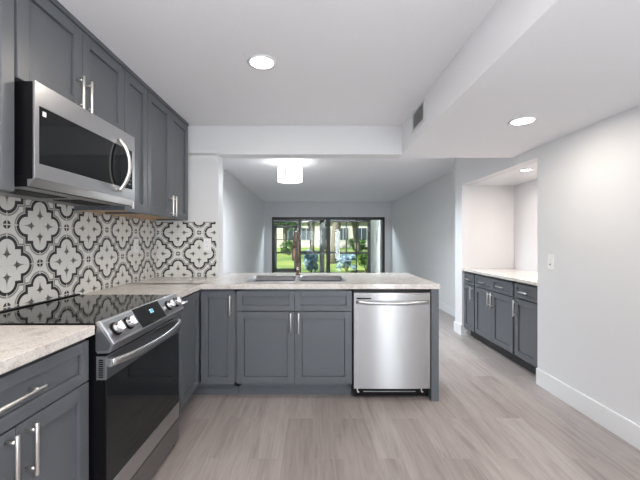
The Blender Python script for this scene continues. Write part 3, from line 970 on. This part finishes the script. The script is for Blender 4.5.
# ------------------------------------------------------------------ sliding glass door
sd = thing('door_1', None, None, (0, YF, 0))
sd['kind'] = 'structure'
ft = 0.035
m = MB().box(DX0, DX0 + ft, 0.02, 0.13, 0, DZ).box(DX1 - ft, DX1, 0.02, 0.13, 0, DZ).box(DX0, DX1, 0.02, 0.13, DZ - 0.045, DZ).box(DX0, DX1, 0.02, 0.13, 0, 0.03)
m.build('door_frame', 'frame', sd)
xs = [DX0 + ft, -0.42, 0.43, 1.285, DX1 - ft]
for i in range(4):
    a, b = xs[i], xs[i + 1]
    yo = 0.04 if i in (1, 2) else 0.085
    s0 = 0.018; s1 = 0.018
    if i == 1: s1 = 0.06
    if i == 2: s0 = 0.06
    m = MB().box(a, a + s0, yo, yo + 0.035, 0.03, DZ - 0.045).box(b - s1, b, yo, yo + 0.035, 0.03, DZ - 0.045)
    m.box(a, b, yo, yo + 0.035, 0.03, 0.09).box(a, b, yo, yo + 0.035, DZ - 0.075, DZ - 0.045)
    p = m.build('door_panel', 'frame', sd)
    MB().box(a + s0, b - s1, yo + 0.014, yo + 0.020, 0.09, DZ - 0.075).build('glass_pane', 'glass', p)
    if i == 2:
        MB().box(a + 0.014, a + 0.046, yo - 0.02, yo, 0.86, 1.10, 0.004).build('pull_handle', 'frame', p)

# ------------------------------------------------------------------ screened patio
YS = 13.0
pf = MB().box(-2.2, 2.6, YF + 0.14, YS + 0.15, -0.12, -0.01).build('patio_slab', 'concrete')
pf['kind'] = 'structure'
pc = MB().box(-2.3, 2.75, YF + 0.14, YS + 0.2, 2.16, 2.3).build('ceiling.004', 'ceil')
pc['kind'] = 'structure'
pw = MB().box(2.02, 2.14, YF + 0.14, 12.2, -0.12, 2.16).build('wall_patio_right', 'stucco')
pw['kind'] = 'structure'
pw = MB().box(-2.3, -2.15, YF + 0.14, YS + 0.1, -0.12, 2.16).build('wall_patio_left', 'stucco')
pw['kind'] = 'structure'
ps = thing('patio_screen', 'dark bronze screen enclosure frame of the patio outside the glass door', 'screen enclosure', (0, YS, -0.01))
def sx(px): return (px - 314) * YS / 342
def post(px0, px1, z0=0.0, z1=2.17, nm='post', par=None):
    return MB().box(sx(px0), sx(px1), -0.03, 0.03, z0, z1, 0.003).build(nm, 'bronze_frame', par or ps)
post(271.0, 273.2); post(297.5, 301.0); post(319.5, 324.5); post(367.5, 371.2); post(374.5, 378.5)
post(345.7, 347.0, 0.82, 1.98, 'mullion'); post(309.8, 311.2, 0.82, 1.98, 'mullion')
MB().box(sx(297), sx(378), -0.025, 0.025, 0.78, 0.87, 0.003).build('mid_rail', 'bronze_frame', ps)
MB().box(sx(271), sx(378.5), -0.03, 0.03, 1.99, 2.17, 0.003).build('top_beam', 'bronze_frame', ps)
MB().box(sx(271), sx(378.5), -0.03, 0.03, 0.0, 0.08, 0.003).build('bottom_rail', 'bronze_frame', ps)
sdr = thing('screen_door', 'dark framed patio screen door at the left end of the enclosure', 'door', (0, YS - 0.01, 0.0))
MB().box(sx(273.6), sx(276.8), -0.02, 0.02, 0.08, 1.84, 0.003).box(sx(294.2), sx(297.3), -0.02, 0.02, 0.08, 1.84, 0.003)\
    .box(sx(273.6), sx(297.3), -0.02, 0.02, 1.76, 1.87, 0.003).box(sx(273.6), sx(297.3), -0.02, 0.02, 0.08, 0.22, 0.003)\
    .box(sx(276.8), sx(294.2), -0.02, 0.02, 0.79, 0.85, 0.003).build('door_frame', 'bronze_frame', sdr)
MB().box(sx(276.8), sx(294.2), -0.01, 0.01, 1.30, 1.33).build('glazing_bar', 'bronze_frame', sdr)

# ------------------------------------------------------------------ garden
t = bmesh.new()
nx, ny = 30, 40
grid = [[t.verts.new((-30 + 60 * i / nx, YF + 2.9 + 40 * (j / ny), -0.13 + 1.0 * (j / ny) ** 1.2 + 0.03 * math.sin(i * 1.7 + j))) for i in range(nx + 1)] for j in range(ny + 1)]
for j in range(ny):
    for i in range(nx):
        f = t.faces.new((grid[j][i], grid[j][i + 1], grid[j + 1][i + 1], grid[j + 1][i])); f.smooth = True
m = MB(); m._add(t)
lawn = m.build('lawn', 'grass')
tag(lawn, 'sunlit green lawn seen through the glass door', 'grass', kind='stuff')
def gz(y): return -0.13 + 1.0 * max(0, (y - YF - 2.9) / 40) ** 1.2

def leaves(n, rx, ry, rz, size, rnd, hollow=0.35):
    m = MB()
    V, F = [], []
    blobs = [(rnd.uniform(-0.6, 0.6), rnd.uniform(-0.6, 0.6), rnd.uniform(-0.55, 0.6), rnd.uniform(0.28, 0.5)) for _ in range(12)]
    for i in range(n):
        bx, by, bz, br_ = rnd.choice(blobs)
        d = Vector((rnd.gauss(0, 1), rnd.gauss(0, 1), rnd.gauss(0, 1))).normalized() * br_ * rnd.uniform(hollow, 1)
        c = Vector(((bx + d.x) * rx, (by + d.y) * ry, (bz + d.z) * rz))
        a = Vector((rnd.gauss(0, 1), rnd.gauss(0, 1), rnd.gauss(0, 0.6))).normalized()
        b = a.cross(Vector((rnd.gauss(0, 1), rnd.gauss(0, 1), rnd.gauss(0, 1)))).normalized()
        s = size * rnd.uniform(0.6, 1.3)
        k = len(V)
        V += [c - a * s, c + b * s * 0.45, c + a * s, c - b * s * 0.45]
        F.append((k, k + 1, k + 2, k + 3))
    m.faces(V, F)
    return m
def tree(label, x, y, h, cr, mat, seed, lean=0.0, tr=0.16):
    rnd = random.Random(seed)
    z = gz(y)
    o = thing('garden_tree', label, 'tree', (x, y, z - 0.05))
    m = MB()
    top = h * 0.55
    m.tube([(0, 0, 0), (lean * 0.3, 0, top * 0.3), (lean * 0.8, 0, top * 0.7), (lean, 0, top)], [tr * 1.3, tr, tr * 0.85, tr * 0.7], 12)
    for k in range(6):
        a = rnd.uniform(0, 2 * PI); q_ = rnd.uniform(0.5, 0.95)
        e_ = Vector((lean + math.cos(a) * cr * 0.6, math.sin(a) * cr * 0.5, h * rnd.uniform(0.6, 0.9)))
        s_ = Vector((lean * q_, 0, top * q_))
        m.tube([s_, (s_ + e_) / 2 + Vector((0, 0, 0.2)), e_], [tr * 0.5, tr * 0.35, tr * 0.12], 8)
    m.build('trunk', 'bark', o)
    leaves(2600, cr, cr * 0.9, h * 0.33, 0.16, rnd).build('crown', mat, o, (lean, 0, h * 0.70))
    return o
tree('thick-trunked green tree on the lawn seen just right of the door centre', 1.15, 19.5, 6.5, 2.3, 'leaf', 3, 0.2, 0.27)
tree('slim dark tree on the lawn seen just left of the door centre', -0.15, 21.0, 6.0, 2.0, 'leaf_dark', 5, 0.1, 0.14)
tree('leaning green tree seen behind the right door panels', 2.95, 22.5, 6.5, 2.4, 'leaf', 9, -0.4, 0.18)
tree('small dark green tree in front of the pale building, behind the left panel', -2.6, 30.0, 5.0, 1.9, 'leaf_dark', 12, 0.1, 0.15)
tree('far bushy tree at the lawn edge on the right', 5.8, 33.0, 7.0, 3.0, 'leaf_dark', 15, 0.0, 0.2)
tree('pale green far tree near the lawn edge beside the building', 1.0, 35.0, 6.5, 2.6, 'leaf', 18, 0.0, 0.2)
def shrub(label, x, y, rx, rz, mat, seed, n=900, size=0.08, name='garden_shrub'):
    rnd = random.Random(seed)
    o = thing(name, label, 'shrub', (x, y, gz(y)))
    m = MB()
    for k in range(5):
        a = 2 * PI * k / 5
        m.tube([(0, 0, -0.03), (math.cos(a) * rx * 0.3, math.sin(a) * rx * 0.3, rz * 0.9), (math.cos(a) * rx * 0.6, math.sin(a) * rx * 0.6, rz * 1.4)], [0.02, 0.015, 0.008], 6)
    m.build('stems', 'bark', o)
    leaves(n, rx, rx, rz, size, rnd, 0.1).build('foliage', mat, o, (0, 0, rz * 1.05))
shrub('blue sky reflection shaped as a shrub just outside the patio, left of the door centre', -0.12, 14.6, 0.42, 0.50, 'leaf_sky_blue', 21, 700, 0.09)  # this shrub and the next stand in for sky reflections
shrub('blue sky reflection shaped as a shrub outside the patio, right of the door centre', 1.45, 15.3, 0.5, 0.42, 'leaf_sky_blue', 22, 600, 0.09)
shrub('green shrub outside the right patio corner', 2.3, 15.0, 0.5, 0.55, 'leaf', 23)
shrub('low dark shrub at the far left of the lawn', -2.0, 27.0, 0.9, 0.6, 'leaf_dark', 24, 900, 0.12)
shrub('dark hedge bush below the far building, right side', 4.0, 31.0, 1.2, 0.7, 'leaf_dark', 25, 1100, 0.14)

bd = thing('apartment_building', 'pale two-storey building with dark windows beyond the lawn', 'building', (0, 40, gz(40) - 0.05))
MB().box(-9, 9, 0, 8, 0, 6.2).build('walls', 'stucco', bd)
MB().box(-9.4, 9.4, -0.5, 8.4, 6.2, 6.6).build('roof', 'roof', bd)
for i in range(8):
    for z in (0.9, 3.9):
        x = -8 + i * 2.15
        w_ = MB().box(x, x + 1.3, -0.04, 0.02, z, z + 1.5).build('window', 'trim', bd)
        MB().box(x + 0.06, x + 0.62, -0.06, -0.04, z + 0.06, z + 1.44).box(x + 0.68, x + 1.24, -0.06, -0.04, z + 0.06, z + 1.44).build('pane', 'ext_glass', w_)
MB().box(-9, 9, -0.3, 0, 3.0, 3.25).build('balcony_band', 'roof', bd)
